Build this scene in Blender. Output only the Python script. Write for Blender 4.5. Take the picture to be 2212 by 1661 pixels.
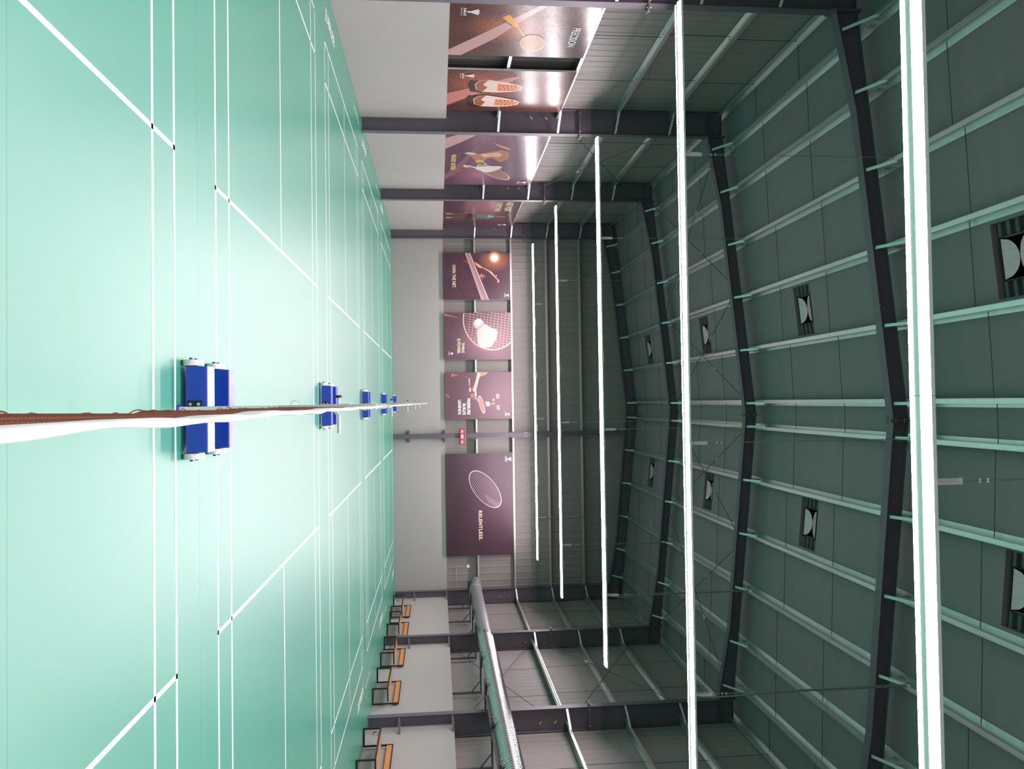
import bpy, math, random
from mathutils import Vector, Matrix

random.seed(7)
scene = bpy.context.scene
for _o in list(bpy.data.objects):
    bpy.data.objects.remove(_o)
COL = scene.collection
PI = math.pi

# ------------------------------------------------------------------ camera
# Photograph is turned on its side: the hall's "up" points to the right of the frame.
CX, CH = -0.0268, 1.9725
PITCH, YAW, ROLL, FPX = 0.0951, -0.0216, -0.0125, 1700.67
fw = Vector((math.sin(YAW) * math.cos(PITCH), math.cos(YAW) * math.cos(PITCH), math.sin(PITCH)))
rt = Vector((math.cos(YAW), -math.sin(YAW), 0))
up = rt.cross(fw)
rt2 = rt * math.cos(ROLL) + up * math.sin(ROLL)
up2 = -rt * math.sin(ROLL) + up * math.cos(ROLL)
cam_data = bpy.data.cameras.new('camera')
cam = bpy.data.objects.new('camera', cam_data)
COL.objects.link(cam)
xa, ya, za = up2, -rt2, -fw           # camera right = hall up, camera up = hall left
cam.matrix_world = Matrix(((xa.x, ya.x, za.x, CX), (xa.y, ya.y, za.y, 0.0), (xa.z, ya.z, za.z, CH), (0, 0, 0, 1)))
cam_data.sensor_fit = 'HORIZONTAL'
cam_data.sensor_width = 36.0
cam_data.lens = FPX / 2212.0 * 36.0
cam_data.clip_start, cam_data.clip_end = 0.05, 200
scene.camera = cam

# ------------------------------------------------------------------ world, exposure
world = bpy.data.worlds.new('world')
scene.world = world
world.use_nodes = True
world.node_tree.nodes['Background'].inputs[0].default_value = (0.5, 0.52, 0.55, 1)
world.node_tree.nodes['Background'].inputs[1].default_value = 0.0
LAMP_STRENGTH = 72.0
vs = scene.view_settings
vs.view_transform = 'Standard'
vs.look = 'None'
vs.exposure = 0.36
vs.gamma = 1.0
vs.use_curve_mapping = False
scene.cycles.max_bounces = 6
scene.cycles.diffuse_bounces = 3
scene.cycles.glossy_bounces = 3
scene.cycles.caustics_reflective = False
scene.cycles.caustics_refractive = False

# ------------------------------------------------------------------ helpers
def new_mat(name, color, rough=0.5, metal=0.0, noise=0.0, nscale=8.0, bump=0.0, bscale=40.0, spec=0.5,
            emit=None, estr=0.0, stretch=None, coat=0.0):
    m = bpy.data.materials.new(name)
    m.use_nodes = True
    nt = m.node_tree
    b = nt.nodes['Principled BSDF']
    b.inputs['Base Color'].default_value = (*color, 1)
    b.inputs['Roughness'].default_value = rough
    b.inputs['Metallic'].default_value = metal
    b.inputs['Specular IOR Level'].default_value = spec
    if coat:
        b.inputs['Coat Weight'].default_value = coat
        b.inputs['Coat Roughness'].default_value = 0.12
    if emit:
        b.inputs['Emission Color'].default_value = (*emit, 1)
        b.inputs['Emission Strength'].default_value = estr
    if noise or bump:
        tc = nt.nodes.new('ShaderNodeTexCoord')
        mp = nt.nodes.new('ShaderNodeMapping')
        if stretch:
            mp.inputs['Scale'].default_value = stretch
        nt.links.new(tc.outputs['Object'], mp.inputs['Vector'])
        if noise:
            n = nt.nodes.new('ShaderNodeTexNoise')
            n.inputs['Scale'].default_value = nscale
            n.inputs['Detail'].default_value = 4
            nt.links.new(mp.outputs[0], n.inputs['Vector'])
            r = nt.nodes.new('ShaderNodeMapRange')
            r.inputs[3].default_value = 1 - noise
            r.inputs[4].default_value = 1 + noise
            nt.links.new(n.outputs['Fac'], r.inputs[0])
            mx = nt.nodes.new('ShaderNodeMix')
            mx.data_type = 'RGBA'
            mx.blend_type = 'MULTIPLY'
            mx.inputs[0].default_value = 1
            mx.inputs[6].default_value = (*color, 1)
            nt.links.new(r.outputs[0], mx.inputs[7])
            nt.links.new(mx.outputs[2], b.inputs['Base Color'])
        if bump:
            n2 = nt.nodes.new('ShaderNodeTexNoise')
            n2.inputs['Scale'].default_value = bscale
            n2.inputs['Detail'].default_value = 3
            nt.links.new(mp.outputs[0], n2.inputs['Vector'])
            bp = nt.nodes.new('ShaderNodeBump')
            bp.inputs['Strength'].default_value = bump
            bp.inputs['Distance'].default_value = 0.02
            nt.links.new(n2.outputs['Fac'], bp.inputs['Height'])
            nt.links.new(bp.outputs[0], b.inputs['Normal'])
    return m

M = {}
M['floor'] = new_mat('green_vinyl_mat', (0.034, 0.335, 0.222), rough=0.45, noise=0.05, nscale=0.8, spec=0.15, stretch=(1, 0.25, 1))
_b = M['floor'].node_tree.nodes['Principled BSDF']
_b.inputs['Coat Weight'].default_value = 1.0
_b.inputs['Coat IOR'].default_value = 1.72
_b.inputs['Coat Roughness'].default_value = 0.335
M['line'] = new_mat('white_line_paint', (0.86, 0.88, 0.87), rough=0.42)
M['lower'] = new_mat('grey_painted_wall', (0.44, 0.395, 0.385), rough=0.7, noise=0.03, nscale=1.5)
M['sheet'] = new_mat('wall_sheeting', (0.31, 0.27, 0.26), rough=0.5, noise=0.10, nscale=1.2, bump=0.12, bscale=3, stretch=(3, 3, 0.4))
M['roof'] = new_mat('roof_liner', (0.27, 0.205, 0.22), rough=0.6, noise=0.10, nscale=1.0, stretch=(0.15, 3.5, 1), bump=0.06, bscale=2.5)
M['steel'] = new_mat('dark_grey_steel_paint', (0.125, 0.105, 0.130), rough=0.45, noise=0.10, nscale=3)
M['galv'] = new_mat('galvanised_steel', (0.72, 0.73, 0.72), rough=0.34, metal=0.85, noise=0.08, nscale=9)
M['galv_lap'] = new_mat('fresh_zinc', (0.82, 0.81, 0.78), rough=0.5, metal=0.35)
M['galv_paint'] = new_mat('zinc_strip', (0.80, 0.81, 0.80), rough=0.45, metal=0.45)
M['rod'] = new_mat('dark_rod', (0.10, 0.10, 0.10), rough=0.5, metal=0.4)
M['bolt'] = new_mat('brass_bolt', (0.55, 0.48, 0.28), rough=0.4, metal=0.7)
M['rust'] = new_mat('rusty_orange_steel', (0.45, 0.20, 0.07), rough=0.7)
M['white_metal'] = new_mat('white_enamel', (0.82, 0.82, 0.83), rough=0.4)
M['lamp'] = new_mat('lit_diffuser', (1, 1, 1), emit=(1.0, 0.885, 0.93), estr=LAMP_STRENGTH)
M['wire'] = new_mat('steel_wire', (0.45, 0.46, 0.42), rough=0.4, metal=0.6)
M['cable'] = new_mat('grey_cable', (0.22, 0.23, 0.23), rough=0.6)
M['blue'] = new_mat('blue_enamel', (0.018, 0.06, 0.55), rough=0.30, coat=0.5, noise=0.06, nscale=6)
M['wheel'] = new_mat('white_nylon_wheel', (0.80, 0.80, 0.76), rough=0.5)
M['post'] = new_mat('white_post_paint', (0.88, 0.86, 0.84), rough=0.4)
M['black'] = new_mat('black_plastic', (0.012, 0.013, 0.014), rough=0.45)
M['black_steel'] = new_mat('black_powder_coat', (0.010, 0.011, 0.011), rough=0.5)
M['net'] = new_mat('brown_net_cord', (0.26, 0.075, 0.045), rough=0.85, noise=0.3, nscale=30)
M['tape'] = new_mat('white_net_tape', (0.88, 0.86, 0.86), rough=0.7)
M['wood'] = new_mat('orange_varnished_pine', (0.62, 0.27, 0.075), rough=0.4, noise=0.22, nscale=6, stretch=(6, 0.7, 6))
M['vent_black'] = new_mat('dark_ribbed_sheet', (0.05, 0.055, 0.06), rough=0.45)
M['vent_dark'] = new_mat('dark_shaft', (0.02, 0.018, 0.018), rough=0.8)
M['vent_metal'] = new_mat('brushed_vent_metal', (0.66, 0.46, 0.50), rough=0.45, metal=0.5, noise=0.25, nscale=14, stretch=(3, 1, 1))
M['duct'] = new_mat('spiral_duct_steel', (0.55, 0.55, 0.56), rough=0.24, metal=0.95)
M['duct_grey'] = new_mat('painted_duct', (0.26, 0.25, 0.26), rough=0.35, metal=0.3)
M['foil'] = new_mat('crumpled_foil', (0.85, 0.85, 0.86), rough=0.2, metal=1.0, bump=1.0, bscale=30)
M['exit_case'] = new_mat('sign_case', (0.05, 0.05, 0.05), rough=0.4)
M['red'] = new_mat('lit_red_sign', (0.75, 0.03, 0.06), rough=0.4, emit=(1.0, 0.05, 0.10), estr=0.7)
M['sign_white'] = new_mat('lit_white_letter', (1, 0.8, 0.8), emit=(1.0, 0.72, 0.72), estr=0.9)
M['alu'] = new_mat('aluminium_edge', (0.75, 0.75, 0.76), rough=0.4, metal=0.3)
M['socket_purple'] = new_mat('purple_plug', (0.20, 0.03, 0.14), rough=0.5)
M['yellow'] = new_mat('yellow_tag', (0.75, 0.55, 0.05), rough=0.5)
M['red_wire'] = new_mat('red_wire', (0.45, 0.05, 0.05), rough=0.5)


class MB:
    """collects quads / polys, then links them as ONE mesh object"""
    def __init__(self):
        self.v, self.f, self.sm = [], [], []

    def add(self, vs_, fs, smooth=False):
        o = len(self.v)
        self.v += [tuple(p) for p in vs_]
        self.f += [tuple(i + o for i in f) for f in fs]
        self.sm += [smooth] * len(fs)
        return self

    def box(self, x0, x1, y0, y1, z0, z1):
        return self.add([(x0, y0, z0), (x1, y0, z0), (x1, y1, z0), (x0, y1, z0), (x0, y0, z1), (x1, y0, z1), (x1, y1, z1), (x0, y1, z1)],
                        [(3, 2, 1, 0), (4, 5, 6, 7), (0, 1, 5, 4), (1, 2, 6, 5), (2, 3, 7, 6), (3, 0, 4, 7)])

    def bar(self, p0, p1, w, h, upv=(0, 0, 1)):
        """box along p0->p1, w across, h along upv"""
        p0, p1 = Vector(p0), Vector(p1)
        d = (p1 - p0).normalized()
        u = Vector(upv)
        s = d.cross(u)
        if s.length < 1e-5:
            s = d.cross(Vector((1, 0, 0)))
        s.normalize()
        u = s.cross(d).normalized()
        a, b = s * w / 2, u * h / 2
        vs_ = [p0 - a - b, p0 + a - b, p0 + a + b, p0 - a + b, p1 - a - b, p1 + a - b, p1 + a + b, p1 - a + b]
        return self.add(vs_, [(3, 2, 1, 0), (4, 5, 6, 7), (0, 1, 5, 4), (1, 2, 6, 5), (2, 3, 7, 6), (3, 0, 4, 7)])

    def tube(self, pts, r, n=8, caps=True, smooth=True):
        pts = [Vector(p) for p in pts]
        rs = r if isinstance(r, (list, tuple)) else [r] * len(pts)
        rings = []
        ref = None
        for i, p in enumerate(pts):
            if i == 0:
                d = pts[1] - p
            elif i == len(pts) - 1:
                d = p - pts[i - 1]
            else:
                d = pts[i + 1] - pts[i - 1]
            d.normalize()
            if ref is None:
                ref = Vector((0, 0, 1)) if abs(d.z) < 0.9 else Vector((1, 0, 0))
            a = d.cross(ref)
            if a.length < 1e-6:
                a = d.cross(Vector((0, 1, 0)))
            a.normalize()
            b = a.cross(d).normalized()
            ref = b
            rings.append([p + (a * math.cos(2 * PI * k / n) + b * math.sin(2 * PI * k / n)) * rs[i] for k in range(n)])
        vs_ = [q for rg in rings for q in rg]
        fs = []
        for i in range(len(pts) - 1):
            for k in range(n):
                fs.append((i * n + k, i * n + (k + 1) % n, (i + 1) * n + (k + 1) % n, (i + 1) * n + k))
        self.add(vs_, fs, smooth)
        if caps:
            self.add(rings[0], [tuple(range(n))])
            self.add(rings[-1], [tuple(reversed(range(n)))])
        return self

    def disc(self, c, axis, r, t, n=20):
        c, axis = Vector(c), Vector(axis).normalized()
        return self.tube([c - axis * t / 2, c + axis * t / 2], r, n)

    def prism(self, poly, z0, z1, mapf):
        n = len(poly)
        a = [mapf(p[0], p[1], z0) for p in poly]
        b = [mapf(p[0], p[1], z1) for p in poly]
        fs = [tuple(reversed(range(n))), tuple(range(n, 2 * n))]
        fs += [(i, (i + 1) % n, n + (i + 1) % n, n + i) for i in range(n)]
        return self.add(a + b, fs)

    def build(self, name, mat, parent=None, keep_world=True):
        me = bpy.data.meshes.new(name)
        me.from_pydata(self.v, [], self.f)
        me.materials.append(M[mat] if isinstance(mat, str) else mat)
        me.polygons.foreach_set('use_smooth', self.sm)
        me.update()
        o = bpy.data.objects.new(name, me)
        COL.objects.link(o)
        if parent is not None:
            o.parent = parent
            if keep_world:
                o.matrix_parent_inverse = Matrix.Translation(-Vector(parent.location))
        return o


def tag(o, label, cat, group=None):
    o['label'] = label
    o['category'] = cat
    if group:
        o['group'] = group
    return o


def thing(name, label, cat, loc=(0, 0, 0), group=None):
    o = bpy.data.objects.new(name, None)
    COL.objects.link(o)
    o.location = loc
    o.empty_display_size = 0.2
    return tag(o, label, cat, group)


def struct(o):
    o['kind'] = 'structure'
    return o


def share(src, parent, loc):
    """another part that shares src's mesh"""
    c = src.copy()
    COL.objects.link(c)
    c.parent = parent
    c.matrix_parent_inverse = src.matrix_parent_inverse.copy()
    c.location = loc
    return c


def copy_tree(root, loc, label, rot=None):
    r = root.copy()
    COL.objects.link(r)
    r.location = loc
    if rot is not None:
        r.rotation_euler = rot
    r['label'] = label
    for ch in list(root.children):
        c = ch.copy()
        COL.objects.link(c)
        c.parent = r
        for g in ch.children:
            d = g.copy()
            COL.objects.link(d)
            d.parent = c
    return r


_dg = None
def text_mesh(body, size=1.0, bold=0.0, spacing=1.0):
    """outline of the built-in font as (verts, faces) in the XY plane"""
    cu = bpy.data.curves.new('lettering', 'FONT')
    cu.body = body
    cu.size = size
    cu.offset = bold
    cu.space_character = spacing
    cu.resolution_u = 3
    o = bpy.data.objects.new('lettering', cu)
    COL.objects.link(o)
    bpy.context.view_layer.update()
    me = bpy.data.meshes.new_from_object(o.evaluated_get(bpy.context.evaluated_depsgraph_get()))
    vs_ = [tuple(v.co) for v in me.vertices]
    fs = [tuple(p.vertices) for p in me.polygons]
    bpy.data.objects.remove(o)
    bpy.data.curves.remove(cu)
    bpy.data.meshes.remove(me)
    return vs_, fs


def fit_text(body, w, h, bold=0.02, spacing=1.0):
    vs_, fs = text_mesh(body, 1.0, bold, spacing)
    x0 = min(v[0] for v in vs_); x1 = max(v[0] for v in vs_)
    y0 = min(v[1] for v in vs_); y1 = max(v[1] for v in vs_)
    return [((v[0] - x0) / (x1 - x0) * w, (v[1] - y0) / (y1 - y0) * h) for v in vs_], fs


# ------------------------------------------------------------------ dimensions
RX = 0.45                                   # ridge
XL_IN, XR_IN = -7.48, 8.42                  # inner faces of the columns
XL_LOW, XR_LOW = -7.87, 8.71                # painted lower wall faces
XL_SH, XR_SH = -8.20, 9.08                  # sheeting
Y_NEAR, Y_FAR = -2.5, 36.15
Y_LOWF = 35.90
LOW_TOP = 2.32
FRAMES = [14.45, 21.70, 28.95, 35.75]
GIRTS = [3.75, 5.42, 7.05, 8.60]
def roof_z(x):
    return 11.20 - 0.105 * abs(x - RX)
def raft_top(x):
    return 10.98 - 0.105 * abs(x - RX)

COURTS = [0.112, 7.304, 14.536, 21.701, 28.813]
CW, CS = 6.06, 0.46

# ------------------------------------------------------------------ floor
floor = MB().box(XL_SH, XR_SH, Y_NEAR, Y_FAR, -0.05, -0.004).build('floor', 'rod')
struct(floor)
seams = [Y_NEAR, -0.45, 3.83, 6.76, 11.0, 13.96, 18.2, 21.15, 25.4, 28.30, 32.5, Y_LOWF + 0.1]
for a, b in zip(seams[:-1], seams[1:]):
    MB().box(XL_SH, XR_SH, a + 0.001, b - 0.001, -0.004, 0.0).build('floor_mat', 'floor', floor)

def line(x0, x1, y0, y1):
    MB().box(x0, x1, y0, y1, 0.0, 0.0012).build('court_line', 'line', floor)
for yc in COURTS:
    h = 0.02
    for yy in (0, CS, CW - CS, CW):
        line(-6.70, 6.70, yc + yy - h, yc + yy + h)
    for s in (-1, 1):
        for xx in (2.0, 5.92, 6.68):
            line(s * xx - h, s * xx + h, yc - h, yc + CW + h)
        line(min(s * 2.0, s * 6.68), max(s * 2.0, s * 6.68), yc + CW / 2 - h, yc + CW / 2 + h)

def floor_text(body, x_top, x_base, y0, y1, bold):
    """letters whose tops point to x_top, running from y0 to y1"""
    vs_, fs = fit_text(body, 1.0, 1.0, bold)
    pts = [(x_base + (x_top - x_base) * v, y0 + (y1 - y0) * u, 0.0014) for u, v in vs_]
    MB().add(pts, fs).build('floor_lettering', 'line', floor)
for yc in COURTS[1:]:
    floor_text('JUBILEE', -7.40, -7.12, yc + 0.10, yc + 1.43, 0.03)
    floor_text('BADMINTON', -7.51, -7.38, yc + 5.19, yc + 6.46, 0.0)
    floor_text('JUBILEE', 7.38, 7.09, yc + 6.10, yc + 4.66, 0.03)
    floor_text('BADMINTON', 7.54, 7.41, yc + 0.80, yc - 0.50, 0.0)

# ------------------------------------------------------------------ walls
def ribbed(name, along, fixed, a0, a1, z0, z1f, inward, pitch=0.30, amp=0.009):
    """sheeting with vertical ribs; along = 'x' or 'y'"""
    n = int((a1 - a0) / pitch)
    prof = []
    for i in range(n):
        s = a0 + (a1 - a0) * i / n
        p = (a1 - a0) / n
        prof += [(s, 0), (s + p * 0.62, 0), (s + p * 0.72, amp), (s + p * 0.90, amp)]
    prof.append((a1, 0))
    m = MB()
    vs_ = []
    for s, d in prof:
        q = fixed + inward * d
        for z in (z0, z1f(s)):
            vs_.append((s, q, z) if along == 'x' else (q, s, z))
    fs = [(2 * i, 2 * i + 2, 2 * i + 3, 2 * i + 1) for i in range(len(prof) - 1)]
    m.add(vs_, fs)
    # outer skin keeps the wall thick
    off = fixed - inward * 0.08
    if along == 'x':
        m.box(a0, a1, min(off, off - inward * 0.02), max(off, off - inward * 0.02), z0, min(z1f(a0), z1f(a1)))
    else:
        m.box(min(off, off - inward * 0.02), max(off, off - inward * 0.02), a0, a1, z0, z1f(a0))
    return struct(m.build(name, 'sheet'))

wall_left = ribbed('wall_left', 'y', XL_SH, Y_NEAR, Y_FAR, 0.0, lambda s: roof_z(XL_SH), 1)
wall_right = ribbed('wall_right', 'y', XR_SH, Y_NEAR, Y_FAR, 0.0, lambda s: roof_z(XR_SH), -1)
wall_far = ribbed('wall_far', 'x', Y_FAR, XL_SH, XR_SH, 0.0, lambda s: roof_z(s), -1)
wall_near = ribbed('wall_near', 'x', Y_NEAR, XL_SH, XR_SH, 0.0, lambda s: roof_z(s), 1)
MB().box(XL_SH + 0.03, XL_LOW, Y_NEAR + 0.03, Y_LOWF, 0, LOW_TOP).build('lower_wall', 'lower', wall_left)
MB().box(XR_LOW, XR_SH - 0.03, Y_NEAR + 0.03, Y_LOWF, 0, LOW_TOP).build('lower_wall', 'lower', wall_right)
MB().box(XL_SH + 0.03, XR_SH - 0.03, Y_LOWF, Y_FAR - 0.03, 0, LOW_TOP).build('lower_wall', 'lower', wall_far)
MB().box(XL_SH + 0.03, XR_SH - 0.03, Y_NEAR + 0.03, Y_NEAR + 0.25, 0, LOW_TOP).build('lower_wall', 'lower', wall_near)

def girt(wall, p0, p1, inward):
    """C-channel lying along a wall, open downwards"""
    p0, p1 = Vector(p0), Vector(p1)
    iv = Vector(inward)
    m = MB()
    m.bar(p0 + iv * 0.005, p1 + iv * 0.005, 0.01, 0.07)
    m.bar(p0 + iv * 0.12 + Vector((0, 0, 0.03)), p1 + iv * 0.12 + Vector((0, 0, 0.03)), 0.24, 0.006)
    m.bar(p0 + iv * 0.235, p1 + iv * 0.235, 0.008, 0.075)
    m.build('girt', 'galv', wall)

bays = [Y_NEAR + 0.3, 7.2] + FRAMES
for z in GIRTS:
    for a, b in zip(bays[:-1], bays[1:]):
        b2 = min(b, 35.8)
        girt(wall_left, (XL_SH + 0.03, a + 0.02, z), (XL_SH + 0.03, b2 - 0.02, z), (1, 0, 0))
        girt(wall_right, (XR_SH - 0.03, a + 0.02, z), (XR_SH - 0.03, b2 - 0.02, z), (-1, 0, 0))
    for a, b in ((XL_SH + 0.32, 1.35), (1.65, XR_SH - 0.34)):
        girt(wall_far, (a, Y_FAR - 0.03, z), (b, Y_FAR - 0.03, z), (0, -1, 0))
# sag rods between the girts
for (a, b) in zip(FRAMES[:-1], FRAMES[1:]):
    for k, t in enumerate((1 / 3, 2 / 3)):
        y = a + (b - a) * t
        zs = GIRTS + [10.2]
        for i in range(len(zs) - 1):
            o = 0.12 * (i % 2)
            MB().tube([(XL_SH + 0.10, y + o, zs[i]), (XL_SH + 0.10, y + o, zs[i + 1])], 0.008, 5).build('sag_rod', 'rod', wall_left)
            MB().tube([(XR_SH - 0.10, y + o, zs[i]), (XR_SH - 0.10, y + o, zs[i + 1])], 0.008, 5).build('sag_rod', 'rod', wall_right)

# ------------------------------------------------------------------ ceiling
VENT_Y = [11.40, 18.45, 25.55, 32.58]
VENT_X = [-2.15, 3.05]
VW, VD = 1.23, 0.87
xs = sorted(set([XL_SH - 0.1, XR_SH + 0.1, RX] + [v + s * VW / 2 for v in VENT_X for s in (-1, 1)]))
ys = sorted(set([Y_NEAR - 0.1, Y_FAR + 0.1] + [v + s * VD / 2 for v in VENT_Y for s in (-1, 1)]))
m = MB()
for i in range(len(xs) - 1):
    for j in range(len(ys) - 1):
        cx, cy = (xs[i] + xs[i + 1]) / 2, (ys[j] + ys[j + 1]) / 2
        if any(abs(cx - v) < VW / 2 for v in VENT_X) and any(abs(cy - v) < VD / 2 for v in VENT_Y):
            continue
        x0, x1, y0, y1 = xs[i], xs[i + 1], ys[j], ys[j + 1]
        m.add([(x0, y0, roof_z(x0)), (x0, y1, roof_z(x0)), (x1, y1, roof_z(x1)), (x1, y0, roof_z(x1))], [(0, 1, 2, 3)])
# outer roof skin
for x0, x1 in ((XL_SH - 0.1, RX), (RX, XR_SH + 0.1)):
    m.add([(x0, Y_NEAR - 0.1, roof_z(x0) + 0.9), (x0, Y_FAR + 0.1, roof_z(x0) + 0.9), (x1, Y_FAR + 0.1, roof_z(x1) + 0.9), (x1, Y_NEAR - 0.1, roof_z(x1) + 0.9)], [(0, 1, 2, 3)])
ceiling = struct(m.build('ceiling', 'roof'))

PUR = [0.33, 1.83, 3.33, 4.83, 6.33, 7.55]
pb = [Y_NEAR + 0.1, 7.2] + FRAMES[:3] + [36.0]
for s in (-1, 1):
    for dx in PUR:
        x = RX + s * dx
        zt = roof_z(x) - 0.004
        for a, b in zip(pb[:-1], pb[1:]):
            m = MB()
            m.box(x - 0.004, x + 0.004, a, b, zt - 0.20, zt)                       # web, faces the ridge
            xo = x + s * 0.085
            m.box(min(x, xo), max(x, xo), a, b, zt - 0.208, zt - 0.20)             # bottom flange, points outwards
            m.box(xo - 0.003, xo + 0.003, a, b, zt - 0.208, zt - 0.185)            # lip
            xi = x - s * 0.07
            m.box(min(x, xi), max(x, xi), a, b, zt - 0.004, zt)
            # bolt holes and service slots along the web
            o = m.build('purlin', 'galv', ceiling)
        # lapped joints over the frames, bolted through the web
        for yf in FRAMES[:3]:
            xi = x - s * 0.006
            lap = MB().box(min(xi, xi - s * 0.003), max(xi, xi - s * 0.003), yf - 0.52, yf + 0.40, zt - 0.197, zt - 0.008)
            lap.box(min(x, x + s * 0.083), max(x, x + s * 0.083), yf - 0.52, yf + 0.40, zt - 0.211, zt - 0.2085)
            lap = lap.build('purlin_lap', 'galv_lap', ceiling)
            m = MB()
            for yy in (-0.36, -0.30, -0.24):
                for zz in (0.07, 0.13):
                    m.tube([(xi - s * 0.003, yf + yy, zt - zz), (xi - s * 0.02, yf + yy, zt - zz)], 0.011, 6)
            m.build('bolts', 'rod', lap)['kind'] = 'stuff'
    # eave strut
    x = XL_SH + 0.06 if s < 0 else XR_SH - 0.06
    for a, b in zip(pb[:-1], pb[1:]):
        m = MB()
        zt = roof_z(x) - 0.01
        m.box(x - 0.004, x + 0.004, a, b, zt - 0.22, zt)
        m.box(min(x, x - s * 0.09), max(x, x - s * 0.09), a, b, zt - 0.228, zt - 0.22)
        m.box(min(x, x - s * 0.09), max(x, x - s * 0.09), a, b, zt - 0.008, zt)
        m.build('eave_strut', 'galv', ceiling)
# sag rods between purlins
for a, b in zip(pb[1:-1], pb[2:]):
    for t in (1 / 3, 2 / 3):
        y = a + (b - a) * t
        for s in (-1, 1):
            st = [0.33, 1.83, 3.33, 4.83, 6.33, 7.55, 8.5]
            for i in range(len(st) - 1):
                yo = y + (0.17 if i % 2 else 0.0)
                xa_, xb_ = RX + s * st[i], RX + s * st[i + 1]
                MB().tube([(xa_, yo, roof_z(xa_) - 0.15), (xb_, yo, roof_z(xb_) - 0.06)], 0.008, 5).build('sag_rod', 'rod', ceiling)
        MB().tube([(RX - 0.33, y, roof_z(RX) - 0.14), (RX + 0.33, y, roof_z(RX) - 0.14)], 0.008, 5).build('sag_rod', 'rod', ceiling)

# ------------------------------------------------------------------ portal frames
def plate_poly(m, poly, y, t):
    """poly in x,z extruded along y"""
    m.prism(poly, y - t / 2, y + t / 2, lambda a, b, c: (a, c, b))

def flange(m, pts, y, w, t):
    """strip following x,z points, w wide in y"""
    for p, q in zip(pts[:-1], pts[1:]):
        m.bar((p[0], y, p[1]), (q[0], y, q[1]), w, t, upv=Vector((-(q[1] - p[1]), 0, q[0] - p[0])))

def mirror(x):
    return 2 * RX - x

def make_frame(y, label):
    t = thing('steel_frame', label, 'frame', (RX, y, 0), 'portal frames across the hall')
    FW = 0.22
    for s in (-1, 1):
        xin = XL_IN if s < 0 else XR_IN
        xout = XL_SH + 0.04 if s < 0 else XR_SH - 0.04
        zk = 9.72
        # column
        m = MB()
        plate_poly(m, [(xin, 0.012), (xin, 10.12), (xout, 10.12), (xout, 0.012)] if s > 0 else [(xout, 0.012), (xout, 10.12), (xin, 10.12), (xin, 0.012)], y, 0.012)
        flange(m, [(xin, 0.012), (xin, zk)], y, FW, 0.014)
        flange(m, [(xout, 0.012), (xout, 10.14)], y, FW, 0.014)
        flange(m, [(xin, zk), (xout, zk)], y, FW * 0.9, 0.012)
        flange(m, [(xin, 10.13), (xout, 10.13 - 0.0)], y, FW, 0.014)
        m.box(xin - 0.02, xin + 0.02, y - 0.115, y + 0.115, 0.0, 0.012)
        col = m.build('column', 'steel', t)
        # knee plate
        MB().box(xin - 0.018, xin + 0.018, y - 0.14, y + 0.14, zk - 0.12, 10.22).build('knee_plate', 'steel', t)
        # column splice plate
        m = MB()
        m.box(min(xin, xout) - (0.10 if s > 0 else 0.0), max(xin, xout) + (0.10 if s < 0 else 0.0), y - 0.13, y + 0.13, 6.02, 6.06)
        sp = m.build('splice_plate', 'steel', t)
        m = MB()
        for xx in (xin - s * 0.06, xin + s * 0.08, xout - s * 0.08):
            for yy in (-0.08, 0.08):
                m.tube([(xx, y + yy, 6.0), (xx, y + yy, 6.09)], 0.014, 6)
        m.build('bolts', 'bolt', sp)['kind'] = 'stuff'
        # rafter
        e = lambda x: mirror(x) if s > 0 else x
        xk = e(-7.50)
        bot = [(xin, 9.72), (e(-5.5), 10.09), (RX, 10.68)]
        top = [(xin, raft_top(xin)), (RX, raft_top(RX))]
        poly = [bot[0], bot[1], bot[2], top[1], top[0]]
        m = MB()
        plate_poly(m, poly if s < 0 else list(reversed(poly)), y, 0.010)
        flange(m, bot, y, FW, 0.014)
        flange(m, top, y, FW, 0.014)
        m.build('rafter', 'steel', t)
        # flange braces to the purlins
        for dx in PUR:
            x = RX + s * dx
            zb = 9.72 + (10.09 - 9.72) * (abs(x - xin)) / 2.0 if abs(x - xin) < 2.0 else 10.09 + (10.68 - 10.09) * (abs(x - xin) - 2.0) / 5.95
            zp = roof_z(x) - 0.19
            MB().bar((x, y - 0.10, zb + 0.05), (x, y - 0.72, zp), 0.06, 0.006, upv=(1, 0, 0) if False else (0, 0, 1)).build('flange_brace', 'galv_paint', t)
        # flange braces to the girts
        for z in ([0.85, 2.28] if s > 0 else []) + GIRTS:
            xo = xout - s * 0.22
            if z < 3:
                xo = (XL_LOW if s < 0 else XR_LOW)
            MB().bar((xin + s * 0.02, y - 0.10, z), (xo, y - 0.55, z + 0.02), 0.006, 0.06).build('flange_brace', 'steel' if z < 3 else 'galv_paint', t)
        # orange bolt anchors
        for z in (4.72, 5.14):
            MB().tube([(xout - s * 0.25, y - 0.006, z), (xout - s * 0.20, y - 0.07, z - 0.08)], 0.022, 6).build('anchor_bolt', 'rust', t)
    m = MB()
    m.box(RX - 0.016, RX + 0.016, y - 0.12, y + 0.12, 10.60, 11.04)
    rp = m.build('ridge_plate', 'steel', t)
    m = MB()
    m.box(RX - 0.13, RX + 0.13, y - 0.13, y + 0.13, 10.655, 10.667)
    m.build('ridge_gusset', 'steel', t)
    m = MB()
    for yy in (-0.08, 0.08):
        for zz in (10.63, 10.74, 10.92, 11.01):
            m.tube([(RX - 0.04, y + yy, zz), (RX + 0.04, y + yy, zz)], 0.012, 6)
    m.build('bolts', 'bolt', rp)['kind'] = 'stuff'
    return t

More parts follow.
